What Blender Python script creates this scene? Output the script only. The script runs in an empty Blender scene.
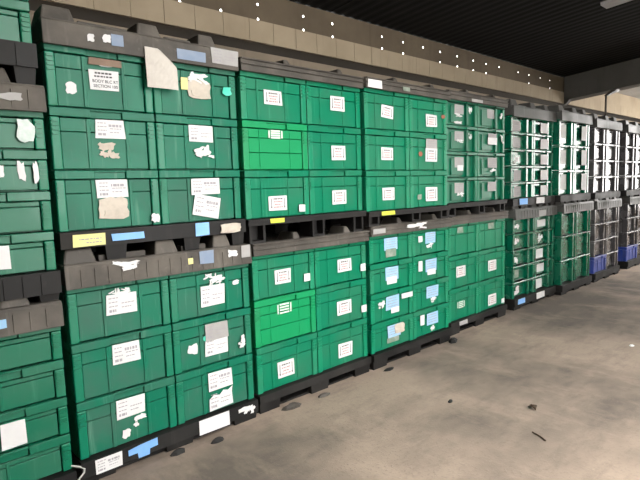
import bpy, bmesh, math, random
from mathutils import Matrix, Vector
C = bpy.context.scene.collection
R = random.Random


# ------------------------------------------------------------------ sky level, exposure, open front (x0, x1, head height), roof opening, far bay roof opening depth, open end (y0, y1, sill)
FOFF = (37, 4, 0)  # shifts floor noise, painting brighter light into the concrete near the camera
SKY = 8.5; EXPO = 0.45
YF = -5.5; OP = (1.5, 4.6, 4.3); SK = (0.6, 4.2, -5.0, -2.2); FB = 2.0; EN = (-5.4, -0.3, 0.8)  # unseen openings, sized to steer daylight onto floor, crates and wall
# stickers: kind, across, up, width, height (metres on the crate front)
# ------------------------------------------------------------------ materials
MATS = {}
def nt(name):
    m = bpy.data.materials.new(name); m.use_nodes = True
    t = m.node_tree; b = t.nodes['Principled BSDF']
    return m, t, b
def node(t, kind, **kw):
    n = t.nodes.new(kind)
    for k, v in kw.items():
        if k in n.inputs: n.inputs[k].default_value = v
        else: setattr(n, k, v)
    return n
def coords(t, scale=(1, 1, 1), rnd=True, off=(0, 0, 0)):
    tc = node(t, 'ShaderNodeTexCoord'); mp = node(t, 'ShaderNodeMapping')
    mp.inputs['Scale'].default_value = scale; mp.inputs['Location'].default_value = off
    src = tc.outputs['Object']
    if rnd:
        oi = node(t, 'ShaderNodeObjectInfo'); mu = node(t, 'ShaderNodeVectorMath', operation='ADD')
        sc = node(t, 'ShaderNodeMath', operation='MULTIPLY'); sc.inputs[1].default_value = 57.0
        t.links.new(oi.outputs['Random'], sc.inputs[0])
        t.links.new(src, mu.inputs[0]); t.links.new(sc.outputs[0], mu.inputs[1]); src = mu.outputs[0]
    t.links.new(src, mp.inputs['Vector'])
    return mp.outputs[0]
def noise_ramp(t, vec, scale, lo, hi, detail=5, rough=.6):
    n = node(t, 'ShaderNodeTexNoise'); n.inputs['Scale'].default_value = scale
    n.inputs['Detail'].default_value = detail; n.inputs['Roughness'].default_value = rough
    t.links.new(vec, n.inputs['Vector'])
    r = node(t, 'ShaderNodeMapRange'); r.inputs['From Min'].default_value = lo; r.inputs['From Max'].default_value = hi
    t.links.new(n.outputs['Fac'], r.inputs['Value'])
    return r.outputs[0]
def mixc(t, fac, a, b, amt=1.0):
    m = node(t, 'ShaderNodeMix', data_type='RGBA')
    if amt != 1.0:
        mm = node(t, 'ShaderNodeMath', operation='MULTIPLY'); mm.inputs[1].default_value = amt
        t.links.new(fac, mm.inputs[0]); fac = mm.outputs[0]
    t.links.new(fac, m.inputs[0])
    for i, v in ((6, a), (7, b)):
        if isinstance(v, tuple): m.inputs[i].default_value = v + (1,)
        else: t.links.new(v, m.inputs[i])
    return m.outputs[2]
def plastic(name, col, rough=.38, dust=(.30, .30, .25), dust_amt=.45, streak_amt=.3, streak=(.45, .55, .48), spec=.5):
    m, t, b = nt(name)
    v = coords(t)
    d = noise_ramp(t, v, 2.6, .45, .72)
    c = mixc(t, d, col, dust, dust_amt)
    vs = coords(t, (26, 26, 1.6))
    s = noise_ramp(t, vs, 1.0, .60, .74, 4)
    c = mixc(t, s, c, streak, streak_amt)
    v2 = coords(t)
    f = noise_ramp(t, v2, 22, .62, .75)
    c = mixc(t, f, c, dust, dust_amt * .6)
    t.links.new(c, b.inputs['Base Color'])
    rr = node(t, 'ShaderNodeMapRange'); rr.inputs['To Min'].default_value = rough; rr.inputs['To Max'].default_value = min(.9, rough + .3)
    t.links.new(d, rr.inputs['Value']); t.links.new(rr.outputs[0], b.inputs['Roughness'])
    b.inputs['Specular IOR Level'].default_value = spec
    MATS[name] = m; return m
def paper(name, col, col2=None, amt=.3, rough=.75):
    m, t, b = nt(name)
    v = coords(t)
    c = mixc(t, noise_ramp(t, v, 14, .42, .7), col, col2 or tuple(x * .8 for x in col), amt)
    t.links.new(c, b.inputs['Base Color']); b.inputs['Roughness'].default_value = rough
    MATS[name] = m; return m

G1 = plastic('green_dusty', (.0012, .135, .076), .36, dust=(.065, .115, .095), dust_amt=.6, streak_amt=.5, streak=(.14, .30, .22), spec=.2)
G2 = plastic('green_clean', (.0012, .165, .084), .36, dust=(.05, .125, .08), dust_amt=.35, streak_amt=.4, streak=(.08, .34, .20), spec=.2)
G3 = plastic('green_bright', (.0014, .245, .085), .42, dust=(.02, .27, .11), dust_amt=.25, streak_amt=.08, streak=(.06, .42, .2), spec=.2)
G4 = plastic('green_deep', (.0012, .12, .064), .34, dust=(.05, .13, .085), dust_amt=.35, streak_amt=.2, streak=(.12, .30, .21), spec=.42)
EDGE = {}
for g_, c_ in ((G1, (.0015, .155, .085)), (G2, (.0015, .20, .10)), (G3, (.0015, .25, .09)), (G4, (.0015, .14, .072))):
    EDGE[g_] = plastic(g_.name + '_polished', c_, .33, dust=(.05, .16, .10), dust_amt=.3, streak_amt=.2, streak=(.12, .42, .26), spec=.32)
GR = plastic('crate_grey', (.075, .072, .076), .17, dust=(.16, .155, .155), dust_amt=.2, streak_amt=.2, spec=.75)
G5 = plastic('green_glossy', (.0012, .11, .058), .17, dust=(.05, .12, .08), dust_amt=.2, streak_amt=.2, streak=(.15, .32, .23), spec=.75)
BL = plastic('crate_blue', (.02, .05, .30), .35, dust=(.2, .2, .25), dust_amt=.3, streak_amt=.1)
BK = plastic('pallet_black', (.008, .0078, .008), .55, dust=(.055, .052, .047), dust_amt=.4, streak_amt=.06, streak=(.15, .14, .13), spec=.25)
LD = plastic('lid_grey_black', (.056, .050, .043), .6, dust=(.20, .18, .155), dust_amt=.6, streak_amt=.18, streak=(.28, .26, .23), spec=.3)
LDF = plastic('lid_grey', (.06, .057, .054), .5, dust=(.14, .16, .15), dust_amt=.45, streak_amt=.15, spec=.4)
PW = paper('paper_white', (.64, .64, .645), (.52, .51, .50))
PS = paper('paper_sheet_cream', (.50, .47, .425), (.44, .41, .37), .6)
PG = paper('paper_grey', (.34, .335, .33), (.26, .245, .235), .5)
PB = paper('paper_blue', (.25, .45, .66), (.42, .55, .66), .5)
PBD = paper('tape_blue', (.16, .36, .72), (.25, .45, .75), .4)
PBG2 = paper('tape_grey_blue', (.19, .25, .35), (.3, .34, .4), .4)
PBT = paper('label_sky_blue', (.20, .42, .78), (.3, .5, .8), .4)
PY = paper('paper_yellow', (.70, .66, .28), (.55, .5, .2), .4)
PYG = paper('tape_yellow', (.55, .62, .06), (.4, .5, .05), .4)
PBG = paper('paper_beige', (.52, .47, .40), (.33, .29, .24), .7)
PBR = paper('tape_brown', (.17, .115, .08), (.25, .18, .13), .5)
PTL = paper('tape_teal', (.05, .55, .38), (.2, .6, .5), .4)
PRD = paper('sticker_red', (.30, .09, .05), (.2, .12, .06), .5)
PDT = paper('sticker_grey', (.16, .22, .17), (.36, .38, .33), .8)
PGLARE = paper('glare_white', (.50, .55, .53), (.2, .34, .27), .8, .3)  # whited-out reflection on a crate front, painted on as a patch
INK = paper('ink_black', (.03, .03, .035), None, .2)
INKG = paper('ink_grey', (.30, .29, .31), None, .2)
INKR = paper('ink_red', (.40, .22, .22), None, .2)
INKW = paper('ink_white', (.62, .72, .64), None, .2)
WIRE = plastic('wire_metal', (.4, .4, .38), .4, dust_amt=.2)
LEAF = paper('leaf_brown', (.07, .045, .03), (.12, .08, .05), .5)
STEEL = plastic('painted_steel', (.10, .09, .075), .5, dust=(.2, .17, .13), dust_amt=.4, streak_amt=.1)

def wall_mat(name, col, col2, rough=.8, vs=(1, 1, 1), spec=.3):
    m, t, b = nt(name)
    v = coords(t, vs, rnd=False)
    c = mixc(t, noise_ramp(t, v, 1.3, .38, .68, 8), col, col2, .8)
    vv = coords(t, (9, 9, .6), rnd=False)
    c = mixc(t, noise_ramp(t, vv, 1.2, .58, .74, 5), c, tuple(x * .55 for x in col), .5)
    t.links.new(c, b.inputs['Base Color']); b.inputs['Roughness'].default_value = rough
    b.inputs['Specular IOR Level'].default_value = spec
    return m
PANEL = wall_mat("wall_panel_tan", (.42, .345, .245), (.32, .26, .18))
BOARD = wall_mat("wall_board_tan", (.27, .22, .165), (.19, .16, .12))
FASCIA = wall_mat("fascia_brown", (.15, .118, .08), (.09, .07, .048))
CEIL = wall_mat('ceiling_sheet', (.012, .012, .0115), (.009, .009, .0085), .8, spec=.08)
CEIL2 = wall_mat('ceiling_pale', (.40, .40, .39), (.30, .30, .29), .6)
BEAM = wall_mat('beam_dark', (.10, .097, .09), (.07, .068, .063), .6)
GAP_SHADE = wall_mat('gap_shade', (.018, .015, .012), (.012, .01, .008))

def floor_mat():
    m, t, b = nt('concrete_floor')
    v = coords(t, rnd=False)
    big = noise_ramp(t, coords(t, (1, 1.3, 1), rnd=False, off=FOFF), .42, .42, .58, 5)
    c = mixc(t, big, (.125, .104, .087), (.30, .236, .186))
    mid = noise_ramp(t, coords(t, (1, 2.6, 1), rnd=False, off=FOFF), 1.7, .50, .70, 9, .72)
    c = mixc(t, mid, c, (.075, .066, .06), .5)
    pale = noise_ramp(t, coords(t, (2, .8, 1), rnd=False), 1.3, .52, .70, 9, .7)
    c = mixc(t, pale, c, (.44, .34, .265), .4)
    fine = noise_ramp(t, v, 38, .50, .78, 4, .7)
    c = mixc(t, fine, c, (.17, .138, .115), .45)
    t.links.new(c, b.inputs['Base Color'])
    b.inputs['Roughness'].default_value = .85
    b.inputs['Specular IOR Level'].default_value = .25
    bp = node(t, 'ShaderNodeBump'); bp.inputs['Strength'].default_value = .25; bp.inputs['Distance'].default_value = .01
    t.links.new(fine, bp.inputs['Height']); t.links.new(bp.outputs[0], b.inputs['Normal'])
    return m
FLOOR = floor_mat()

# ------------------------------------------------------------------ mesh helpers
class MB:
    def __init__(s): s.v = []; s.f = []
    def hexa(s, p):          # 8 points: bottom ring (4) then top ring (4), counter-clockwise seen from above
        o = len(s.v); s.v += [tuple(q) for q in p]
        for q in ((3, 2, 1, 0), (4, 5, 6, 7), (0, 1, 5, 4), (1, 2, 6, 5), (2, 3, 7, 6), (3, 0, 4, 7)):
            s.f.append(tuple(o + i for i in q))
        return s
    def box(s, x0, x1, y0, y1, z0, z1):
        return s.hexa([(x0, y0, z0), (x1, y0, z0), (x1, y1, z0), (x0, y1, z0), (x0, y0, z1), (x1, y0, z1), (x1, y1, z1), (x0, y1, z1)])
    def taper(s, x0, x1, y0, y1, z0, z1, dx, dy):   # frustum, top inset by dx, dy
        return s.hexa([(x0, y0, z0), (x1, y0, z0), (x1, y1, z0), (x0, y1, z0), (x0+dx, y0+dy, z1), (x1-dx, y0+dy, z1), (x1-dx, y1-dy, z1), (x0+dx, y1-dy, z1)])
    def slab(s, pts, y0, y1):   # polygon in x,z (counter-clockwise seen from -y) extruded from y0 (front) to y1
        o = len(s.v); n = len(pts)
        s.v += [(x, y0, z) for x, z in pts] + [(x, y1, z) for x, z in pts]
        s.f.append(tuple(o + i for i in range(n))); s.f.append(tuple(o + n + i for i in reversed(range(n))))
        for i in range(n):
            j = (i + 1) % n; s.f.append((o + i, o + n + i, o + n + j, o + j))
        return s
    def tube(s, path, r, k=6):
        path = [Vector(p) for p in path]; rings = []
        for i, p in enumerate(path):
            d = (path[min(i+1, len(path)-1)] - path[max(i-1, 0)]).normalized()
            a = d.orthogonal().normalized(); b = d.cross(a); o = len(s.v); rings.append(o)
            for q in range(k):
                w = 2 * math.pi * q / k; s.v.append(tuple(p + a * (r * math.cos(w)) + b * (r * math.sin(w))))
        for i in range(len(rings) - 1):
            for q in range(k):
                s.f.append((rings[i] + q, rings[i] + (q+1) % k, rings[i+1] + (q+1) % k, rings[i+1] + q))
        s.f.append(tuple(rings[0] + q for q in reversed(range(k)))); s.f.append(tuple(rings[-1] + q for q in range(k)))
        return s
    def mesh(s, name, mat):
        me = bpy.data.meshes.new(name); me.from_pydata(s.v, [], s.f); me.materials.append(mat); me.update()
        bm = bmesh.new(); bm.from_mesh(me); bmesh.ops.recalc_face_normals(bm, faces=bm.faces); bm.to_mesh(me); bm.free()
        return me
def link(name, me, parent=None, loc=(0, 0, 0), rot=(0, 0, 0)):
    o = bpy.data.objects.new(name, me); C.objects.link(o); o.location = loc; o.rotation_euler = rot
    if parent: o.parent = parent
    return o
def thing(name, label, cat, loc, group=None, me=None, rot=(0, 0, 0)):
    o = link(name, me, None, loc, rot); o['label'] = label; o['category'] = cat
    if group: o['group'] = group
    return o
def struct(name, mb, mat, loc=(0, 0, 0)):
    o = link(name, mb.mesh(name, mat), None, loc); o['kind'] = 'structure'; return o
def bevel(o, w, seg=2):
    b = o.modifiers.new('bevel', 'BEVEL'); b.width = w; b.segments = seg; b.limit_method = 'ANGLE'
BOXL = {
    'A021': [('plain', 0.339, 0.129, 0.115, 0.138, 0)],
    'A101': [('glare', 0.514, 0.147, 0.102, 0.133, 0)],
    'A111': [('torn', 0.478, 0.147, 0.041, 0.108, 0), ('torn', 0.542, 0.132, 0.028, 0.126, 0), ('torn', 0.389, 0.101, 0.026, 0.071, 0)],
    'A131': [('plain', 0.362, 0.109, 0.057, 0.123, 0)],
    'B000': [('plainform', 0.306, 0.189, 0.184, 0.121, 0), ('torn', 0.301, 0.281, 0.177, 0.048, 0)],
    'B001': [('plainform', 0.313, 0.134, 0.184, 0.138, 0), ('torn', 0.309, 0.307, 0.167, 0.055, 0), ('torn', 0.501, 0.196, 0.058, 0.043, 0), ('torn', 0.327, 0.229, 0.177, 0.048, 0)],
    'B010': [('form', 0.312, 0.277, 0.168, 0.123, 0)],
    'B011': [('greyform', 0.325, 0.282, 0.178, 0.118, 0), ('plainform', 0.323, 0.124, 0.179, 0.119, 0), ('dot', 0.242, 0.192, 0.045, 0.041, 0), ('torn', 0.141, 0.139, 0.08, 0.074, 0), ('torn', 0.518, 0.107, 0.1, 0.102, 0)],
    'B020': [('plainform', 0.315, 0.24, 0.176, 0.119, 0), ('torn', 0.344, 0.127, 0.13, 0.082, 0), ('torn', 0.277, 0.067, 0.06, 0.063, 0)],
    'B021': [('form', 0.333, 0.249, 0.189, 0.128, 0), ('tornform', 0.331, 0.078, 0.189, 0.136, 0)],
    'B100': [('brown', 0.325, 0.287, 0.183, 0.04, 0), ('torn', 0.328, 0.254, 0.086, 0.017, 0), ('text', 0.313, 0.168, 0.166, 0.114, -1), ('torn', 0.127, 0.109, 0.063, 0.082, 0)],
    'B101': [('torn', 0.319, 0.293, 0.213, 0.084, 0), ('beige', 0.319, 0.177, 0.177, 0.13, 0), ('yellow', 0.213, 0.205, 0.049, 0.076, 0), ('teal', 0.525, 0.184, 0.08, 0.061, 0)],
    'B110': [('form', 0.327, 0.28, 0.168, 0.104, 0), ('tornbeige', 0.304, 0.117, 0.15, 0.122, 0)],
    'B111': [('plainform', 0.319, 0.283, 0.178, 0.105, 0), ('torn', 0.338, 0.119, 0.18, 0.093, 0)],
    'B120': [('form', 0.316, 0.246, 0.181, 0.106, 0), ('stained', 0.313, 0.122, 0.182, 0.136, 0), ('torn', 0.561, 0.041, 0.059, 0.063, 0)],
    'B121': [('form', 0.324, 0.245, 0.211, 0.107, 0), ('form', 0.33, 0.103, 0.197, 0.141, 12)],
    'C000': [('frame', 0.284, 0.149, 0.154, 0.108, 0), ('plain', 0.514, 0.108, 0.062, 0.06, 0)],
    'C001': [('frame', 0.336, 0.15, 0.167, 0.107, 0), ('plain', 0.558, 0.104, 0.064, 0.062, 0)],
    'C010': [('printframe', 0.283, 0.294, 0.135, 0.086, 0)],
    'C011': [('frame', 0.322, 0.144, 0.168, 0.117, 0), ('plain', 0.558, 0.091, 0.064, 0.063, 0)],
    'C020': [('frame', 0.277, 0.135, 0.166, 0.127, 0)],
    'C021': [('frame', 0.32, 0.13, 0.169, 0.119, 0)],
    'C100': [('frame', 0.289, 0.175, 0.16, 0.101, 0)],
    'C101': [('frame', 0.335, 0.186, 0.16, 0.117, 0)],
    'C110': [('printframe', 0.295, 0.296, 0.129, 0.066, 0)],
    'C111': [('frame', 0.33, 0.14, 0.161, 0.114, 0)],
    'C120': [('frame', 0.295, 0.108, 0.169, 0.108, 0), ('plain', 0.518, 0.059, 0.061, 0.054, 0)],
    'C121': [('frame', 0.327, 0.129, 0.162, 0.116, 0)],
    'D000': [('blue', 0.305, 0.185, 0.185, 0.112, 0), ('greydot', 0.302, 0.078, 0.143, 0.075, 0)],
    'D001': [('blue', 0.306, 0.177, 0.168, 0.111, 0), ('plain', 0.133, 0.163, 0.064, 0.059, 0), ('torn', 0.296, 0.087, 0.134, 0.081, 0)],
    'D010': [('blue', 0.312, 0.197, 0.186, 0.122, 0), ('plain', 0.309, 0.093, 0.144, 0.066, 0)],
    'D011': [('blue', 0.31, 0.197, 0.186, 0.123, 0), ('plain', 0.128, 0.2, 0.064, 0.1, 0), ('plain', 0.317, 0.089, 0.136, 0.056, 0)],
    'D020': [('blue', 0.311, 0.187, 0.188, 0.124, 0), ('torn', 0.149, 0.196, 0.11, 0.102, 0), ('plain', 0.345, 0.08, 0.117, 0.053, 0), ('plain', 0.514, 0.23, 0.169, 0.049, 0)],
    'D021': [('blue', 0.323, 0.192, 0.205, 0.119, 0), ('torn', 0.338, 0.081, 0.12, 0.078, 0)],
    'D030': [('blue', 0.325, 0.179, 0.189, 0.116, 0), ('blob', 0.4, 0.203, 0.149, 0.097, 0), ('greydot', 0.308, 0.076, 0.174, 0.048, 0)],
    'D031': [('blue', 0.318, 0.187, 0.189, 0.125, 0), ('plain', 0.15, 0.189, 0.066, 0.102, 0), ('torn', 0.334, 0.057, 0.121, 0.074, 0)],
    'D100': [('frame', 0.307, 0.161, 0.164, 0.11, 6)],
    'D101': [('frame', 0.352, 0.122, 0.181, 0.116, 0), ('reddot', 0.538, 0.173, 0.069, 0.039, 0)],
    'D110': [('frame', 0.296, 0.149, 0.165, 0.111, 0)],
    'D111': [('grey', 0.349, 0.292, 0.182, 0.112, 0), ('frame', 0.346, 0.151, 0.19, 0.132, 0), ('reddot', 0.169, 0.157, 0.063, 0.048, 0)],
    'D120': [('frame', 0.307, 0.148, 0.167, 0.113, 0)],
    'D121': [('frame', 0.34, 0.126, 0.191, 0.134, 0), ('greydot', 0.145, 0.104, 0.063, 0.048, 0)],
    'E000': [('greydot', 0.236, 0.307, 0.118, 0.067, 0)],
    'E001': [('greydot', 0.284, 0.316, 0.137, 0.072, 0)],
    'E010': [('frame', 0.242, 0.18, 0.179, 0.119, 0)],
    'E011': [('frame', 0.309, 0.161, 0.186, 0.128, 0)],
    'E020': [('printframe', 0.249, 0.169, 0.141, 0.08, 0)],
    'E021': [('frame', 0.311, 0.109, 0.187, 0.13, 0), ('plain', 0.552, 0.054, 0.074, 0.057, 0)],
    'E100': [('grey', 0.277, 0.198, 0.171, 0.094, 0), ('torn', 0.462, 0.213, 0.099, 0.096, 0), ('torn', 0.267, 0.109, 0.171, 0.042, 0), ('torn', 0.257, 0.026, 0.19, 0.031, 0)],
    'E101': [('grey', 0.314, 0.204, 0.155, 0.101, 0), ('torn', 0.507, 0.195, 0.092, 0.104, 0)],
    'E110': [('grey', 0.275, 0.2, 0.172, 0.105, 0), ('torn', 0.275, 0.115, 0.172, 0.042, 0), ('torn', 0.461, 0.186, 0.09, 0.097, 0)],
    'E111': [('grey', 0.327, 0.218, 0.178, 0.091, 0), ('plain', 0.327, 0.133, 0.201, 0.08, 0), ('torn', 0.532, 0.204, 0.093, 0.128, 0)],
    'E120': [('grey', 0.273, 0.199, 0.173, 0.112, 0), ('plain', 0.292, 0.102, 0.116, 0.059, 0)],
    'E121': [('grey', 0.328, 0.206, 0.202, 0.115, 0), ('torn', 0.329, 0.079, 0.157, 0.058, 0)],
    'E130': [('grey', 0.271, 0.195, 0.174, 0.113, 0), ('torn', 0.29, 0.091, 0.155, 0.054, 0)],
    'E131': [('grey', 0.318, 0.203, 0.18, 0.11, 0)],
    'F000': [('torn', 0.164, 0.126, 0.187, 0.104, 0)],
    'F001': [('plain', 0.281, 0.087, 0.247, 0.098, 0)],
    'F010': [('torn', 0.154, 0.128, 0.188, 0.157, 0)],
    'F011': [('torn', 0.24, 0.112, 0.215, 0.154, 0)],
    'F020': [('torn', 0.171, 0.094, 0.216, 0.132, 0)],
    'F021': [('plain', 0.231, 0.093, 0.215, 0.127, 0)],
    'F030': [('greydot', 0.148, 0.103, 0.162, 0.106, 0)],
    'F031': [('plain', 0.267, 0.108, 0.217, 0.114, 0)],
    'F040': [('torn', 0.178, 0.095, 0.191, 0.134, 0)],
    'F041': [('plain', 0.227, 0.104, 0.185, 0.129, 0)],
    'F100': [('grey', 0.21, 0.122, 0.195, 0.136, 0)],
    'F101': [('plain', 0.309, 0.096, 0.209, 0.133, 0)],
    'F110': [('grey', 0.213, 0.13, 0.196, 0.15, 0)],
    'F111': [('plain', 0.315, 0.103, 0.21, 0.161, 0)],
    'F120': [('torn', 0.229, 0.125, 0.197, 0.139, 0)],
    'F121': [('plain', 0.321, 0.122, 0.211, 0.135, 0)],
    'F130': [('grey', 0.246, 0.117, 0.185, 0.153, 0)],
    'F131': [('plain', 0.327, 0.113, 0.212, 0.163, 0)],
    'F140': [('grey', 0.25, 0.107, 0.186, 0.141, 0)],
    'F141': [('plain', 0.333, 0.115, 0.213, 0.137, 0)],
    'G100': [('plain', 0.231, 0.202, 0.184, 0.195, 0)],
    'G101': [('plain', 0.333, 0.188, 0.187, 0.207, 0)],
    'G110': [('plain', 0.245, 0.217, 0.185, 0.212, 0)],
    'G111': [('plain', 0.35, 0.213, 0.189, 0.224, 0)],
    'G120': [('plain', 0.259, 0.227, 0.187, 0.228, 0)],
    'G121': [('plain', 0.367, 0.228, 0.19, 0.242, 0)],
}
STICK = {
    'A0lid': [('blue', 0.941, 0.046, 0.038, 0.045)],
    'A1lid': [('dust', 1.066, 0.042, 0.115, 0.045)],
    'B0lid': [('yellow', 0.747, 0.051, 0.035, 0.039), ('bluegrey', 0.864, 0.064, 0.103, 0.086), ('grey', 1.173, 0.07, 0.075, 0.084), ('torn', 1.066, 0.068, 0.088, 0.055), ('torn', 0.333, 0.078, 0.201, 0.071)],
    'B0pallet': [('form', 0.148, -0.048, 0.158, 0.085), ('bluetorn', 0.355, -0.041, 0.186, 0.089), ('plain', 0.854, -0.045, 0.229, 0.098), ('torn', 1.133, -0.044, 0.169, 0.103)],
    'B1lid': [('torn', 0.238, 0.039, 0.043, 0.044), ('torn', 0.326, 0.048, 0.056, 0.05), ('bluegrey', 0.388, 0.047, 0.07, 0.062), ('bluegrey', 0.857, 0.029, 0.199, 0.063), ('greyform', 1.133, 0.055, 0.205, 0.099)],
    'B1pallet': [('yellow', 0.146, -0.051, 0.179, 0.068), ('bluetape', 0.37, -0.048, 0.198, 0.042), ('bluetape', 0.865, -0.045, 0.103, 0.086), ('beige', 1.08, -0.056, 0.168, 0.069)],
    'C1pallet': [('yellowtape', 0.249, -0.015, 0.129, 0.033)],
    'D0lid': [('grey', 0.082, 0.024, 0.16, 0.044), ('torn', 0.629, -0.021, 0.327, 0.087)],
    'D1lid': [('plain', 0.083, 0.014, 0.178, 0.067), ('greydot', 0.516, 0.012, 0.101, 0.036)],
    'D1pallet': [('yellowtape', 0.248, -0.007, 0.179, 0.036)],
    'E0pallet': [('grey', 0.227, 0.012, 0.161, 0.046)],
    'E1lid': [('grey', 0.526, -0.013, 0.223, 0.032)],
    'F0lid': [('grey', 0.732, 0.026, 0.211, 0.082)],
    'F0pallet': [('bluetape', 0.157, -0.023, 0.192, 0.067), ('plain', 0.704, -0.035, 0.244, 0.084)],
    'F1pallet': [('bluetape', 0.252, -0.009, 0.215, 0.076), ('plain', 0.731, -0.028, 0.237, 0.08)],
}

# ------------------------------------------------------------------ the setting
S_ = .08                                      # roof pitch, rising away from the back wall
def cz(y): return 3.655 + S_ * (1.35 - y)
X_L, X_B, X_R, Y_F = -6.0, 10.5, 17.0, YF
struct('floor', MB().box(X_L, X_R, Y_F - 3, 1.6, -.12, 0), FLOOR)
# back wall: horizontal boards, then a projecting band of tan panels, then a brown fascia with empty bolt holes
struct('wall_gap_shade', MB().box(X_L, X_R, 1.47, 1.55, 0, 3.36), GAP_SHADE)  # dark sheet behind the boards, shade of the gaps put in its colour
b = MB()
for k in range(23):
    z = .0 + k * .1345
    b.box(X_L, X_R, 1.36, 1.375, z, z + .112)
struct('wall_back', b, BOARD)
b = MB(); x = X_L
while x < X_R:
    b.box(x, x + .298, 1.31, 1.335, 3.155, 3.372); x += .302
struct('trim_1', b, PANEL)
HX = [(2.32, 1, 1), (2.75, 1, 1), (3.185, 1, 1), (3.795, 1, 1), (4.235, 1, 1), (5.10, 1, 1), (5.525, 1, 1), (5.96, 0, 1), (6.36, 1, 1), (6.80, 1, 1), (7.24, 1, 1),
      (7.62, 1, 1), (8.03, 0, 1), (8.68, 0, 1), (9.08, 1, 1), (9.52, 0, 1), (9.93, 1, 1)]
def fascia():
    bm = bmesh.new(); y = 1.33
    def quad(p): bm.faces.new([bm.verts.new((a, y, c)) for a, c in p])
    z0, zm, z1 = 3.372, 3.46, cz(1.33)
    xs = X_L
    for hx, lo, hi in HX:
        quad([(xs, z0), (hx - .05, z0), (hx - .05, z1), (xs, z1)]); xs = hx + .05
        for (za, zb, zc, on) in ((z0, zm, 3.390, lo), (zm, z1, 3.535, hi)):
            a0, a1 = hx - .05, hx + .05
            if not on: quad([(a0, za), (a1, za), (a1, zb), (a0, zb)]); continue
            r = .012; n = 12
            ring = [(hx + r * math.cos(2*math.pi*i/n), zc + r * math.sin(2*math.pi*i/n)) for i in range(n)]
            def edge(i):
                w = 2*math.pi*i/n; c, s = math.cos(w), math.sin(w)
                tx = (.05 / abs(c)) if abs(c) > 1e-6 else 9
                tz = ((zb - zc) / s if s > 1e-6 else ((zc - za) / -s if s < -1e-6 else 9))
                q = min(tx, tz); return (hx + q * c, zc + q * s)
            cor = {}
            pts = []
            for i in range(n):
                pts.append(edge(i))
            for i in range(n):
                j = (i + 1) % n
                p = [ring[i], pts[i]]
                # corner in between?
                a, c_ = pts[i], pts[j]
                for cx_, cz_ in ((a1, zb), (a0, zb), (a0, za), (a1, za)):
                    ang = math.atan2(cz_ - zc, cx_ - hx) % (2*math.pi)
                    if 2*math.pi*i/n + 1e-6 < ang < 2*math.pi*(i+1)/n - 1e-6: p.append((cx_, cz_))
                p += [pts[j], ring[j]]
                quad(p)
    quad([(xs, z0), (X_B + .3, z0), (X_B + .3, z1), (xs, z1)])
    bmesh.ops.remove_doubles(bm, verts=bm.verts, dist=1e-5)
    r = bmesh.ops.extrude_face_region(bm, geom=bm.faces[:])
    for v in [e for e in r['geom'] if isinstance(e, bmesh.types.BMVert)]: v.co.y += .004
    bmesh.ops.recalc_face_normals(bm, faces=bm.faces)
    me = bpy.data.meshes.new('trim_2'); bm.to_mesh(me); bm.free(); me.materials.append(FASCIA)
    o = link('trim_2', me); o['kind'] = 'structure'
fascia()
# corrugated roof sheet over the near bay
def sheet(x0, x1, y0, y1, pitch, amp, th, dz=0):
    m = MB(); n = int((x1 - x0) / pitch * 4)
    o = 0
    for i in range(n + 1):
        x = x0 + (x1 - x0) * i / n; a = amp * (0, 1, 1, 0)[i % 4]
        for y in (y0, y1): m.v += [(x, y, cz(y) + dz + a), (x, y, cz(y) + dz + a + th)]
    for i in range(n):
        p = 4 * i; q = p + 4
        m.f += [(p, q, q + 2, p + 2), (p + 1, p + 3, q + 3, q + 1), (p, p + 1, q + 1, q), (p + 2, q + 2, q + 3, p + 3)]
    m.f += [(0, 2, 3, 1), (4*n, 4*n + 1, 4*n + 3, 4*n + 2)]
    return m
def joined(*ms):
    r = MB()
    for m in ms:
        o = len(r.v); r.v += m.v; r.f += [tuple(o + i for i in f) for f in m.f]
    return r
struct('ceiling', joined(sheet(X_L, SK[0], Y_F, 1.36, .152, .006, .02), sheet(SK[0], SK[1], Y_F, SK[2], .152, .006, .02), sheet(SK[0], SK[1], SK[3], 1.36, .152, .006, .02), sheet(SK[1], X_B + .32, Y_F, 1.36, .152, .006, .02)), CEIL)  # unseen roof opening left in the sheet for daylight on the floor
# cross beam at the end of the near bay, and its knee at the wall
b = MB()
def raked(m, x0, x1, ya, yb, za, zb):         # follows the roof pitch: za, zb below the ceiling line
    m.hexa([(x0, ya, cz(ya) - za), (x1, ya, cz(ya) - za), (x1, yb, cz(yb) - za), (x0, yb, cz(yb) - za), (x0, ya, cz(ya) - zb), (x1, ya, cz(ya) - zb), (x1, yb, cz(yb) - zb), (x0, yb, cz(yb) - zb)])
raked(b, X_B, X_B + .30, Y_F, 1.30, .45, .0)
b.hexa([(X_B, 1.25, 3.15), (X_B + .12, 1.25, 3.15), (X_B + .12, 1.30, 3.12), (X_B, 1.30, 3.12), (X_B, 1.16, 3.26), (X_B + .12, 1.16, 3.26), (X_B + .12, 1.30, 3.26), (X_B, 1.30, 3.26)])
struct('trim_3', b, BEAM)
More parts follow.
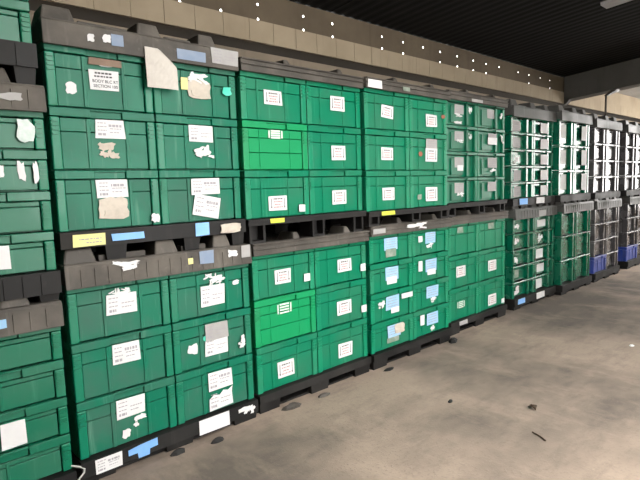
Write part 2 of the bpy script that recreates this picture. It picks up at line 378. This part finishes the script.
# far bay: pale roof, gap added to light its wall, open at the far end
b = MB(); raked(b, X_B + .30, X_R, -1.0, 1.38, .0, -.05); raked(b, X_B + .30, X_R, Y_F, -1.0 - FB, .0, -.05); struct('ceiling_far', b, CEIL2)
struct('wall_upper_far', MB().box(X_B + .32, X_R, 1.33, 1.40, 3.372, 3.70), PANEL)
struct('wall_left', MB().box(X_L - .2, X_L, Y_F, 1.46, 0, 4.6), BOARD)
b = MB().box(X_L, OP[0], Y_F - .2, Y_F, 0, 4.8); b.box(OP[1], X_R, Y_F - .2, Y_F, 0, 4.8); b.box(OP[0], OP[1], Y_F - .2, Y_F, OP[2], 4.8)  # unseen front wall, its opening sized to limit the daylight
b2 = MB().box(X_R, X_R + .2, Y_F, EN[0], 0, 4.8); b2.box(X_R, X_R + .2, EN[1], 1.5, 0, 4.8); b2.box(X_R, X_R + .2, EN[0], EN[1], 0, EN[2]); struct('wall_right', b2, BOARD)  # unseen end wall, opening and sill shaped for sheen and floor light
struct('wall_front', b, BOARD)

# ------------------------------------------------------------------ crates
#  width, posts, rib positions, recess of the front, material
def bevelled(m, name, mat, w, seg=2):
    me = m.mesh(name, mat); bm = bmesh.new(); bm.from_mesh(me)
    bmesh.ops.bevel(bm, geom=bm.edges[:], offset=w, offset_type='OFFSET', segments=seg, profile=.5, affect='EDGES', clamp_overlap=True)
    for f in bm.faces: f.smooth = False
    bm.to_mesh(me); bm.free(); return me
def crate_meshes(st, w, h, dep=.56):
    g = .004; rec, ribs, rw, mat = STYLE[st]; w0, w1 = g, w - g
    ms = {}; bk = rec + .045
    far = st in ('far', 'far_grey', 'mid'); rh = {'far': .026, 'far_grey': .026, 'mid': .034}.get(st, .050)
    m = MB()                                   # open-topped shell behind the door
    m.box(w0, w1, bk, bk + .015, .0, h - rh - .003); m.box(w0, w1, dep - .02, dep, 0, h - .03)
    m.box(w0, w0 + .02, bk + .015, dep - .02, 0, h - rh - .003); m.box(w1 - .02, w1, bk + .015, dep - .02, 0, h - rh - .003)
    m.box(w0 + .02, w1 - .02, bk + .015, dep - .02, 0, .02)
    ms['body'] = m.mesh('body', mat)
    m = MB(); pw = .05 if not far else .042    # hinged front door: panels with open joints, then its upright ribs
    a, c = w0 + pw + .0035, w1 - pw - .0035; zb, zt = .008, h - rh - .006
    js = {'bright': (.36, .66), 'far': (), 'far_grey': (), 'mid': (), 'low': (.66,)}.get(st, (.62,))
    cuts = [zb] + [h * q for q in js] + [zt]
    for i in range(len(cuts) - 1):
        lo = cuts[i] + (.0022 if i else 0); hi = cuts[i + 1] - (.0022 if i < len(cuts) - 2 else 0)
        m.box(a, c, rec, rec + .03, lo, hi)
    for rx in ribs:
        m.box(rx - rw/2, rx + rw/2, .006 if far else rec * .62, rec, zb, zt)
    if far:
        m.box(ribs[0] - .29, ribs[0] - .07, rec - .014, rec, .03, h - .07)
    ms['drop_door'] = bevelled(m, 'drop_door', mat, .0025, 1)
    m = MB()                                   # rim: two front lengths either side of a hand hold, sides and back
    z0 = h - rh; z1 = h - .003; a, c = w * .36, w * .66
    m.box(w0, a, 0, .03 + rec, z0, z1); m.box(c, w1, 0, .03 + rec, z0, z1); m.box(a, c, .014, .03 + rec, z0, z1); m.box(a, c, .002, .014, z1 - .010, z1)
    m.box(w0, w0 + .03, .03 + rec, dep + .008, z0, h); m.box(w1 - .03, w1, .03 + rec, dep + .008, z0, h); m.box(w0 + .03, w1 - .03, dep - .022, dep + .008, z0, h)
    ms['rim'] = bevelled(m, 'rim', mat, .003, 1)
    for side in (0, 1):
        m = MB(); x0, x1 = (w0, w0 + pw) if side == 0 else (w1 - pw, w1)
        m.box(x0, x1, .004, rec + .04, .003, h - rh - .004)
        me = bevelled(m, 'corner_post', EDGE.get(mat, mat), .007, 3)
        m = MB()
        if not far:
            for k in range(4): m.box(x0 + .008, x1 - .008, -.003, .006, h - .080 - .024 * k, h - .069 - .024 * k)
            bm = bmesh.new(); bm.from_mesh(me); t2 = m.mesh('t', mat); bm.from_mesh(t2); bm.to_mesh(me); bm.free(); bpy.data.meshes.remove(t2)
        ms['corner_post%d' % side] = me
    return ms
STYLE = {  # recess, rib centres, rib width, material
 'dusty': (.017, (.205, .425), .022, G1), 'deep': (.016, (.30,), .016, G4), 'clean': (.014, (.15, .40), .018, G2), 'bright': (.012, (.15, .43), .008, G3),
 'mid': (.035, (.415,), .03, G4), 'low': (.016, (.16, .42), .02, G2), 'far': (.06, (.43,), .045, G5), 'far_grey': (.06, (.42,), .045, GR), 'far_blue': (.02, (.2, .38), .02, BL)}
CACHE = {}
def crate_parts(st, w, h):
    k = (st, round(w, 4), round(h, 4))
    if k not in CACHE: CACHE[k] = crate_meshes(st, w, h)
    return CACHE[k]

# ------------------------------------------------------------------ labels
def jag(w, h, rng, n=14, amt=.35):
    pts = []
    for i in range(n):
        a = 2 * math.pi * i / n; c, s = math.cos(a), math.sin(a)
        q = 1 / max(abs(c), abs(s)) * (1 - amt * rng.random())
        pts.append((c * q * w / 2, s * q * h / 2))
    return pts
def sheet_rect(w, h, rng, nick=.0):
    k = lambda: (rng.random() - .5) * .05
    return [(-w/2 + k()*w, -h/2 + k()*h), (w/2 + k()*w, -h/2 + k()*h), (w/2 + k()*w, h/2 + k()*h), (-w/2 + k()*w, h/2 + k()*h)]
def words(m, rng, x0, x1, z, hh, y=-.0016):    # one line of print too fine to read
    x = x0
    while x < x1 - .004:
        l = min(x1 - x, rng.uniform(.006, .022)); m.box(x, x + l, y, y + .0006, z, z + hh); x += l + rng.uniform(.003, .006)
def text_mesh(txt, size):
    cu = bpy.data.curves.new('t', 'FONT'); cu.body = txt; cu.size = size; cu.align_x = 'CENTER'; cu.offset = size * .02
    o = bpy.data.objects.new('t', cu); C.objects.link(o)
    dg = bpy.context.evaluated_depsgraph_get(); me = bpy.data.meshes.new_from_object(o.evaluated_get(dg))
    C.objects.unlink(o); bpy.data.objects.remove(o)
    return me
def print_lines(kind, w, h, rng):
    """list of (mesh builder, ink material)"""
    k = MB(); r = MB(); out = []
    if kind == 'frame':
        a = w * .36; c = h * .34
        for s in (-1, 1):
            k.box(s*a - .0025, s*a + .0025, -.0016, -.001, -c, c)
            k.slab([(s*a - .008, -c + .012), (s*a, -c - .004), (s*a + .008, -c + .012)], -.0016, -.001)
        words(k, rng, -a*.7, a*.7, c*.72, .010); words(r, rng, -a*.7, a*.7, c*.15, .009); words(r, rng, -a*.55, a*.55, -c*.4, .009); words(r, rng, -a*.7, a*.7, -c*.95, .010)
    elif kind == 'printframe':
        a = w * .46; c = h * .42
        for s in (-1, 1): k.box(s*a - .006, s*a + .006, -.0016, -.001, -c, c)
        for z in (.9, .3, -.3, -.9): k.box(-a*.72, a*.72, -.0016, -.001, z*c - .006, z*c + .006)
    elif kind in ('form', 'plainform', 'greyform', 'tornform'):
        f = kind == 'form'
        for q in (.30, .10, -.10):
            words(k if f else r, rng, -w*.42, -w*.12, h*q, h*.05)
        words(k, rng, -w*.42, -w*.16, -h*.36, h*.13)
        if f: words(k, rng, -w*.05, w*.40, h*.12, h*.14)
        words(r, rng, -w*.02, w*.42, h*.0, h*.05); words(r, rng, -w*.02, w*.30, -h*.2, h*.05)
        if f: k.box(w*.0, w*.38, -.0016, -.001, -h*.34, -h*.335)
    elif kind in ('blue', 'grey') and w > .1 and h > .06:
        for q in (.3, .1, -.1, -.3): words(r, rng, -w*.38, w*.38, h*q, h*.06)
    elif kind == 'yellow' and w > .1:
        words(r, rng, -w*.3, w*.4, h*.05, h*.1); words(r, rng, -w*.1, w*.4, -h*.25, h*.1)
    return k, r
KM = dict(plain=PW, torn=PW, form=PW, plainform=PW, tornform=PW, frame=PW, text=PW, greyform=PG, grey=PG, blue=PB, bluetorn=PBD, yellow=PY, beige=PBG, tornbeige=PBG,
          stained=PBG, brown=PBR, teal=PTL, bluetape=PBT, bluegrey=PBG2, yellowtape=PYG, dot=PTL, reddot=PRD, greydot=PDT, glare=PGLARE, blob=PBG, dust=PG)
PART = dict(torn='paper_scrap', tornbeige='paper_scrap', blob='paper_scrap', brown='tape_strip', teal='paper_scrap', bluetape='tape_strip', bluegrey='tape_strip', yellowtape='tape_strip', dot='sticker', reddot='sticker', greydot='sticker', glare='glare_patch',
            dust='scuff_patch', bluetorn='tape_strip')
SAY = dict(plain='blank white label', torn='torn white scrap', form='printed white label', plainform='faint printed white label', tornform='torn printed label', frame='bracket-framed white label',
           printframe='white bracket-framed print', text='bold-lettered white label', greyform='grey printed label', grey='greyish label', blue='pale blue label', bluetorn='torn blue tape', yellow='yellow label',
           beige='crumpled beige paper', tornbeige='torn beige paper', stained='stained paper', brown='brown tape', teal='teal scrap', bluetape='blue tape', bluegrey='grey-blue tape', yellowtape='yellow tape', dot='teal sticker', reddot='red sticker', greydot='dark sticker',
           glare='painted glare patch', blob='crumpled beige scrap', dust='pale scuff')
def stick(parent, kind, u, v, w, h, rot, y, seed):
    rng = R(seed); m = MB(); mat = KM.get(kind)
    if kind == 'printframe':
        k, r = print_lines(kind, w, h, rng)
        o = link('printed_mark', k.mesh('printed_mark', INKW), parent, (u, y, v)); o['label'] = 'white print'; return o
    if kind in ('torn', 'tornbeige', 'glare', 'bluetorn', 'dust', 'teal'):
        n = 1 if w * h < .006 or kind in ('glare', 'bluetorn', 'teal') else 3
        if kind == 'bluetorn':
            m.slab([(-w/2, -h*.1), (-w*.2, -h*.1), (-w*.18, -h/2), (w*.2, -h/2), (w*.22, -h*.1), (w/2, -h*.05), (w/2, h/2), (-w*.1, h*.42), (-w/2, h*.3)], -.001, 0)
        elif n == 1: m.slab(jag(w, h, rng), -.001, 0)
        else:
            for i in range(7):
                L_ = rng.uniform(.22, .5) * max(w, h); B_ = rng.uniform(.2, .38) * min(w, h); an = rng.choice((.0, 1.4, -.3, .3)) + rng.uniform(-.2, .2)
                if i == 0: L_, B_ = .8 * max(w, h), .42 * min(w, h); an = 0 if w > h else 1.57
                ox, oz = rng.uniform(-.3, .3) * w, rng.uniform(-.32, .32) * h
                p = []
                for x, z in jag(L_, B_, rng, 13, .5):
                    X_, Z_ = x * math.cos(an) - z * math.sin(an) + ox, x * math.sin(an) + z * math.cos(an) + oz
                    p.append((max(-w/2, min(w/2, X_)), max(-h/2, min(h/2, Z_))))
                m.slab(p, -.001 - .0002 * i, 0)
    elif kind in ('dot', 'reddot'):
        m.slab([(w/2 * math.cos(a*math.pi/6), h/2 * math.sin(a*math.pi/6)) for a in range(12)], -.001, 0)
    elif kind == 'tornform':
        m.slab([(-w*.5, -h*.5), (w*.5, -h*.44), (w*.46, h*.2), (w*.5, h*.5), (w*.3, h*.34), (w*.1, h*.42), (-w*.05, h*.22), (-w*.3, h*.3), (-w*.48, h*.12)], -.001, 0)
    elif kind in ('beige', 'blob', 'stained'):
        m.slab(jag(w, h, rng, 18, .14), -.006, 0)
        m.slab([(x - w*.06, z - h*.2) for x, z in jag(w*.6, h*.35, rng, 10, .3)], -.010, -.006)
    else:
        m.slab(sheet_rect(w, h, rng), -.001, 0)
    o = link(PART.get(kind, 'paper_label'), m.mesh('label', mat), parent, (u, y, v), (0, math.radians(rot), 0))
    o['label'] = SAY[kind]
    if kind == 'text':
        for txt, z, sz in (('BODY BLC RT', -.014, .0235), ('SECTION 100', -.041, .0235)):
            me = text_mesh(txt, sz); me.materials.append(INK)
            link('lettering', me, o, (.006, -.0016, z), (math.pi/2, 0, 0))
        k = MB(); words(k, rng, -.05, .045, .034, .010); words(k, rng, -.055, .05, .016, .009)
        link('print', k.mesh('print', INK), o)
        return o
    k, r = print_lines(kind, w, h, rng)
    if k.v: link('print', k.mesh('print', INK if kind == 'frame' else INKG), o)
    if r.v: link('print', r.mesh('print', INKR if kind == 'frame' else INKG), o)
    return o

# ------------------------------------------------------------------ lids and pallets
def lid(name, label, x0, x1, y, z, kind, stickers, seed, mat):
    w = x1 - x0; ov = .006
    t = thing(name, label, 'lid', (x0, y, z), 'black pallet lids')
    hl = .115 if kind == 'block' else .07
    m = MB()
    m.hexa([(-ov, -.036, -.022), (w+ov, -.036, -.022), (w+ov, -.008, -.022), (-ov, -.008, -.022), (-ov, -.030, hl-.012), (w+ov, -.030, hl-.012), (w+ov, -.008, hl-.012), (-ov, -.008, hl-.012)])
    m.hexa([(-ov, -.030, hl-.012), (w+ov, -.030, hl-.012), (w+ov, .03, hl-.012), (-ov, .03, hl-.012), (-ov+.004, -.022, hl), (w+ov-.004, -.022, hl), (w+ov-.004, .03, hl), (-ov+.004, .03, hl)])
    m.box(-ov, w+ov, -.008, 1.14, .0, hl-.02)
    m.box(-ov, .03, .03, 1.14, hl-.02, hl); m.box(w-.03, w+ov, .03, 1.14, hl-.02, hl)
    if kind == 'block':
        k = int(w / .075) if z < 2.3 else 1
        for i in range(1, k):
            xx = w * i / k; m.box(xx - .003, xx + .003, -.0375, -.030, -.014, hl - .03)
    else:
        m.box(-ov, w+ov, -.046, -.034, hl*.30, hl*.42); m.box(-ov, w+ov, -.044, -.030, hl*.78, hl*.95)
    tr = link('tray', m.mesh('tray', mat), t); bevel(tr, .004)
    pos = [(.075, .19), (.50, .17), (.83, .15)] if kind == 'block' else [(.36, .09), (.82, .09)]
    bh = .082 if kind == 'block' else .05
    for fx, bw in pos:
        for yy, dy in ((.0, .22), (.86, .22)):
            b = MB().taper(w*fx - bw/2, w*fx + bw/2, yy, yy + dy, hl - .02, hl + bh, .025, .03)
            o = link('stacking_block', b.mesh('stacking_block', mat), t); bevel(o, .01)
    if kind == 'block':                          # low runners joining the blocks
        for a, c in ((.17, .40), (.60, .745)):
            link('runner', MB().box(w*a, w*c, .05, .11, hl - .02, hl + .03).mesh('runner', mat), t)
    for i, (k, u, v, sw, sh) in enumerate(stickers):
        vv = min(max(v, -.02 + sh*.5), hl - sh*.5) if sh < hl + .02 else v
        stick(t, k, min(max(u, sw/2), w - sw/2), vv, sw, sh, 0, -.039 if kind == 'block' else -.0475, seed + i)
    return t, hl
def pallet(name, label, x0, x1, y, zb, zt, kind, floor, stickers, seed):
    w = x1 - x0; ov = .004; H = zt - zb
    t = thing(name, label, 'pallet', (x0, y, zb), 'black pallets')
    lip = min(H - .03, {'solid': .092, 'ribbed': .12, 'open': .045, 'slim': .06}[kind])
    m = MB()
    m.box(-ov, w+ov, -.03, 1.14, H - .035, H)
    m.box(-ov, w+ov, -.03, -.005, H - lip, H - .035); m.box(-ov, w+ov, 1.12, 1.14, H - lip, H - .035)
    m.box(-ov, .02, -.005, 1.12, H - lip, H - .035); m.box(w - .02, w+ov, -.005, 1.12, H - lip, H - .035)
    if kind == 'ribbed':
        for i in range(1, 14): m.box(w*i/14 - .007, w*i/14 + .007, -.036, -.03, H - lip, H - .012)
    if kind == 'open': m.box(-ov, w+ov, -.036, -.03, H - .018, H - .006)
    link('deck', m.mesh('deck', BK), t)
    lz = H - lip
    if kind == 'open': pos = [(.07, .14), (.56, .13), (.94, .12)]
    elif floor: pos = [(.08, .18), (.5, .18), (.92, .18)]
    else: pos = [(.25, .11), (.66, .10), (.955, .085)]
    for fx, lw in pos:
        for yy in (-.01, .48, .96):
            m = MB(); a, c = w*fx - lw/2, w*fx + lw/2
            if kind == 'open' and yy < 0:          # hollow foot: a frame with a window
                m.box(a, a + .02, yy, yy + .16, 0, lz); m.box(c - .02, c, yy, yy + .16, 0, lz); m.box(a + .02, c - .02, yy + .07, yy + .09, 0, lz); m.box(a + .02, c - .02, yy, yy + .07, 0, .018)
            else: m.taper(a, c, yy, yy + .16, 0, lz, -.008, -.006)
            link('leg', m.mesh('leg', BK), t)
    if floor:
        m = MB()
        for yy in (.02, .47, .95): m.box(.0, w, yy, yy + .10, .0, .016)
        link('skid', m.mesh('skid', BK), t)
    for i, (k, u, v, sw, sh) in enumerate(stickers):
        vv = min(v, -sh/2 - .002)
        stick(t, k, min(max(u, sw/2), w - sw/2), H + vv, sw, sh, 0, -.0375, seed + i)
    return t

# ------------------------------------------------------------------ the stacks
# tier: x0, x1, y of the front, bottom and top of the crates, rows, crate kind, lid kind, pallet kind
TIERS = [
 ('A0', -.47, .75, -.086, .14, .993, 4, 'deep', 'block', 'solid'), ('A1', -.449, .765, -.052, 1.267, 2.129, 4, 'deep', 'block', 'ribbed'), ('A2', -.47, .745, -.05, 2.45, 3.312, 4, 'deep', None, 'ribbed'),
 ('B0', .801, 2.02, -.031, .14, 1.17, 3, 'dusty', 'block', 'solid'), ('B1', .80, 2.006, .0, 1.464, 2.50, 3, 'dusty', 'block', 'solid'),
 ('C0', 2.06, 3.27, -.013, .14, 1.209, 3, 'clean', 'flat', 'slim'), ('C1', 2.024, 3.236, -.021, 1.453, 2.506, 3, 'clean', 'flat', 'open'),
 ('D0', 3.305, 4.526, -.023, .14, 1.24, 4, 'low', 'flat', 'slim'), ('D1', 3.26, 4.487, -.04, 1.438, 2.515, 3, 'clean', 'flat', 'open'),
 ('E0', 4.641, 5.861, .056, .14, 1.238, 3, 'clean', 'flat', 'slim'), ('E1', 4.545, 5.763, .015, 1.447, 2.545, 4, 'mid', 'flat', 'open'),
 ('F0', 6.12, 7.322, .084, .14, 1.193, 5, 'far', 'block', 'solid'), ('F1', 6.03, 7.228, .072, 1.44, 2.476, 5, 'far', 'block', 'solid'),
 ('G0', 7.37, 8.455, .006, .14, 1.201, 3, 'far', 'block', 'solid'), ('G1', 7.26, 8.334, .009, 1.441, 2.494, 3, 'far', 'block', 'solid'),
 ('H0', 8.60, 9.701, .001, .14, 1.191, 4, 'far_grey', 'block', 'solid'), ('H1', 8.56, 9.676, .019, 1.431, 2.469, 4, 'far_grey', 'block', 'solid'),
 ('I0', 10.2, 11.4, .02, .14, 1.19, 4, 'far_grey', 'block', 'solid'), ('I1', 10.0, 11.2, .02, 1.43, 2.46, 4, 'far_grey', 'block', 'solid')]
STACK = dict(A='leftmost stack', B='second stack from left', C='third stack from left', D='fourth stack from left', E='fifth stack from left', F='sixth stack from left', G='last green stack', H='nearer grey stack', I='farthest grey stack')
LOAD = ['lower', 'upper', 'topmost']
ROWS = {3: ['top', 'middle', 'bottom'], 4: ['top', 'second', 'third', 'bottom'], 5: ['top', 'second', 'middle', 'fourth', 'bottom']}
SHADE = dict(dusty='dusty green', deep='deep green', clean='bright green', bright='grass green smooth', mid='dark green', low='green shallow', far='dark green', far_grey='grey', far_blue='blue')
lidtop = {}
for ti, (t, x0, x1, y, z0, z1, n, st, lk, pk) in enumerate(TIERS):
    s, lv = t[0], int(t[1])
    zb = 0.0 if lv == 0 else lidtop[s]
    marks = STICK.get(t + 'pallet', [])
    ex = (' with ' + ' and '.join(dict.fromkeys(SAY[q[0]] for q in marks[:1]))) if marks else ''
    pallet('plastic_pallet', f'black pallet{ex} under the {LOAD[lv]} load, {STACK[s]}', x0, x1, y, zb, z0, pk, lv == 0, marks, 1000 + ti * 40)
    cw = (x1 - x0) / 2; rh = (z1 - z0) / n
    for row in range(n):
        if t == 'A2' and row < 2: continue       # above the frame
        for col in (0, 1):
            kst = st
            if (t, row, col) in (('C1', 1, 0), ('C0', 1, 0)): kst = 'bright'
            if (t, row, col) in (('H0', 3, 0), ('I0', 3, 0)): kst = 'far_blue'
            parts = crate_parts(kst, cw, rh)
            labs = BOXL.get(f'{t}{row}{col}', [])
            big = sorted(labs, key=lambda q: -q[3] * q[4])
            desc = (SAY[big[0][0]] + ', ') if big else ''
            root = thing('plastic_crate', f'{SHADE[kst]} crate, {desc}{ROWS[n][row]} {("left", "right")[col]} of {LOAD[lv]} load, {STACK[s]}', 'crate',
                         (x0 + col * cw, y, z1 - (row + 1) * rh), 'stacked plastic crates')
            for pn, me in parts.items(): link(pn.rstrip('01'), me, root)
            rec, ribs, rw, _ = STYLE[kst]
            for i, (k, u, v, w, h, rot) in enumerate(labs):
                h = min(h, rh - .075); v = min(max(v, h/2 + .018), rh - .056 - h/2)
                yy = rec - .0055
                if kst in ('far', 'mid'): yy = rec - .0145
                if any(abs(u - q) < w/2 + rw/2 for q in ribs): yy = min(yy, .0055)
                if u - w/2 < .06 or u + w/2 > cw - .06: yy = min(yy, -.0025)
                stick(root, k, u, v, w, h, rot, yy - .0008 * (i % 3), 7000 + ti * 400 + row * 60 + col * 20 + i)
    if lk:
        marks = STICK.get(t + 'lid', [])
        ex = (' with ' + SAY[max(marks, key=lambda q: q[3]*q[4])[0]]) if marks else ''
        lt, hl = lid('pallet_lid', f'{"ribbed" if lk == "block" else "flat"} black lid{ex} covering the {LOAD[lv]} load, {STACK[s]}', x0, x1, y, z1, lk, marks, 3000 + ti * 40, LDF if s in 'FGHI' else LD)
        lidtop[s] = z1 + hl

# ------------------------------------------------------------------ loose things
def paper_sheet():
    nx, nz = 12, 14; w, h = .20, .235; m = MB(); rng = R(5)
    for j in range(nz + 1):
        for i in range(nx + 1):
            u, v = i / nx, j / nz
            cut = max(0, v - (1.0 - .42 * max(0, u - .45) / .55))      # top right corner slopes away
            z = h * (v - cut) - h/2
            yy = -.004 - .010 * math.sin(u * 3.1) * (1 - v) - .006 * abs(math.sin(3 * u + 5 * v)) * v + rng.uniform(-.0008, .0008)
            m.v.append((u * w - w/2 - .006 * v, yy, z))
    for j in range(nz):
        for i in range(nx):
            a = j * (nx + 1) + i; m.f.append((a, a + 1, a + nx + 2, a + nx + 1))
    me = m.mesh('paper_sheet', PS)
    o = thing('paper_sheet', 'blank white paper sheet hanging from the lid over the second stack', 'paper', (1.449, -.039, 2.42), None, me)
    s = o.modifiers.new('solid', 'SOLIDIFY'); s.thickness = .0012
paper_sheet()
m = MB().tube([(-.05, .01, .17), (-.01, -.01, .155), (.012, -.012, .135), (.008, -.012, .115), (-.03, -.02, .085), (-.07, -.03, .03), (-.12, -.03, .005)], .005)
thing('wire_loop', 'bent pale wire between the bottom corners of the first two stacks', 'wire', (.785, -.105, 0.0), None, m.mesh('wire_loop', WIRE))
# curled leaf and litter on the floor
m = MB()
o_ = []
for i in range(7):
    u = i / 6; wd = .028 * math.sin(math.pi * min(.98, max(.03, u)))
    for s in (-1, 0, 1): m.v.append((u * .085 - .04, s * wd, .005 + .018 * abs(s) + .006 * math.sin(5 * u)))
for i in range(6):
    for s in (0, 1): a = i * 3 + s; m.f.append((a, a + 1, a + 4, a + 3))
lf = thing('dry_leaf', 'curled brown dry leaf lying on the open concrete floor', 'leaf', (3.52, -1.41, 0), None, m.mesh('dry_leaf', LEAF), (0, 0, .9))
sm = lf.modifiers.new('solid', 'SOLIDIFY'); sm.thickness = .003
def lump(seed, w, d, h):
    rng = R(seed); m = MB(); n = 7
    for k, (s, z) in enumerate(((1, 0), (.85, h * .6), (.4, h))):
        for i in range(n):
            a = 2 * math.pi * i / n; q = s * rng.uniform(.75, 1.1); m.v.append((math.cos(a) * w/2 * q, math.sin(a) * d/2 * q, z))
    m.f.append(tuple(reversed(range(n)))); m.f.append(tuple(2*n + i for i in range(n)))
    for k in range(2):
        for i in range(n): j = (i + 1) % n; m.f.append((k*n + i, k*n + j, (k+1)*n + j, (k+1)*n + i))
    return m
thing('small_stone', 'small dark stone on the floor in front of the fourth stack', 'stone', (3.21, -.91, 0), None, lump(3, .05, .035, .02).mesh('small_stone', BK))
thing('paper_scrap', 'tiny white paper scrap on the far floor at right edge', 'scrap', (5.55, -1.45, 0), None, lump(4, .07, .05, .012).mesh('paper_scrap', PW))
m = MB().tube([(-.03, -.05, .006), (0, 0, .007), (.02, .06, .006)], .005)
thing('twig', 'short dark twig on the pale concrete floor near bottom right', 'twig', (3.15, -1.63, 0), None, m.mesh('twig', LEAF))
FR = [(1.62, -.17, .11, .05, .05, 'black plastic shard beside the blue tape of the second stack'), (1.36, -.12, .14, .06, .05, 'crumpled dark litter at the foot of the second stack'),
      (2.30, -.12, .20, .10, .055, 'grey rounded broken foot under the third stack, left piece'), (2.62, -.13, .16, .08, .03, 'flat grey fragment under the third stack, right piece'),
      (3.42, -.14, .15, .07, .03, 'flat dark fragment under the left half of the fourth stack'), (4.50, -.10, .16, .12, .07, 'dark debris heap at the right foot of the fourth stack')]
for i, (x, y, w, d, h, lab) in enumerate(FR):
    thing('plastic_fragment', lab, 'debris', (x, y + .015, 0), 'litter along the pallets', lump(20 + i, w * .9, d * .8, h * .6).mesh('plastic_fragment', LD if 'grey' in lab else BK))
# steel hanger post between the two grey stacks
p = thing('steel_post', 'thin steel post rising to the beam between the two grey stacks', 'post', (9.93, .34, 0), None)
link('pole', MB().tube([(0, 0, 0), (0, 0, 3.12)], .018, 8).mesh('pole', STEEL), p)
b = MB().hexa([(-.03, -.03, 3.10), (.03, -.03, 3.10), (.03, .03, 3.10), (-.03, .03, 3.10), (.40, -.05, 3.25), (X_B + .02 - 9.93, -.05, 3.25), (X_B + .02 - 9.93, .05, 3.25), (.40, .05, 3.25)])
link('bracket', b.mesh('bracket', STEEL), p)
# strip light on the near ceiling
lx, ly = 6.95, -.60
p = thing('strip_light', 'unlit pale fluorescent strip light on the dark ceiling, top right corner', 'light', (lx, ly, cz(ly) - .012), None, None, (math.atan(-S_), 0, 0))
link('housing', MB().box(-.05, .05, -1.5, 0, -.03, 0).mesh('housing', LDF), p)
link('diffuser', MB().taper(-.10, .10, -1.48, -.02, -.065, -.03, -.0, 0).mesh('diffuser', PG), p)

# ------------------------------------------------------------------ light and camera
sc = bpy.context.scene
w = bpy.data.worlds.new('overcast_sky'); sc.world = w; w.use_nodes = True
bg = w.node_tree.nodes['Background']; bg.inputs[0].default_value = (1.0, .975, .94, 1); bg.inputs[1].default_value = SKY
cam = bpy.data.cameras.new('camera'); co = bpy.data.objects.new('camera', cam); C.objects.link(co); sc.camera = co
cam.sensor_width = 36; cam.lens = 508.06 / 640 * 36; cam.clip_start = .05
Rv = Vector((0.7414841, -0.6701851, -0.0324533)); Uv = Vector((0.0940067, 0.0558739, 0.9940024)); Fv = Vector((0.6643523, 0.7400879, -0.1044315))
M = Matrix.Identity(4)
for i in range(3): M[i][0] = Rv[i]; M[i][1] = Uv[i]; M[i][2] = -Fv[i]; M[i][3] = (0.0, -3.05168, 1.6726)[i]
co.matrix_world = M
sc.view_settings.view_transform = 'Standard'; sc.view_settings.look = 'None'; sc.view_settings.gamma = 1; sc.view_settings.use_curve_mapping = False
sc.view_settings.exposure = EXPO
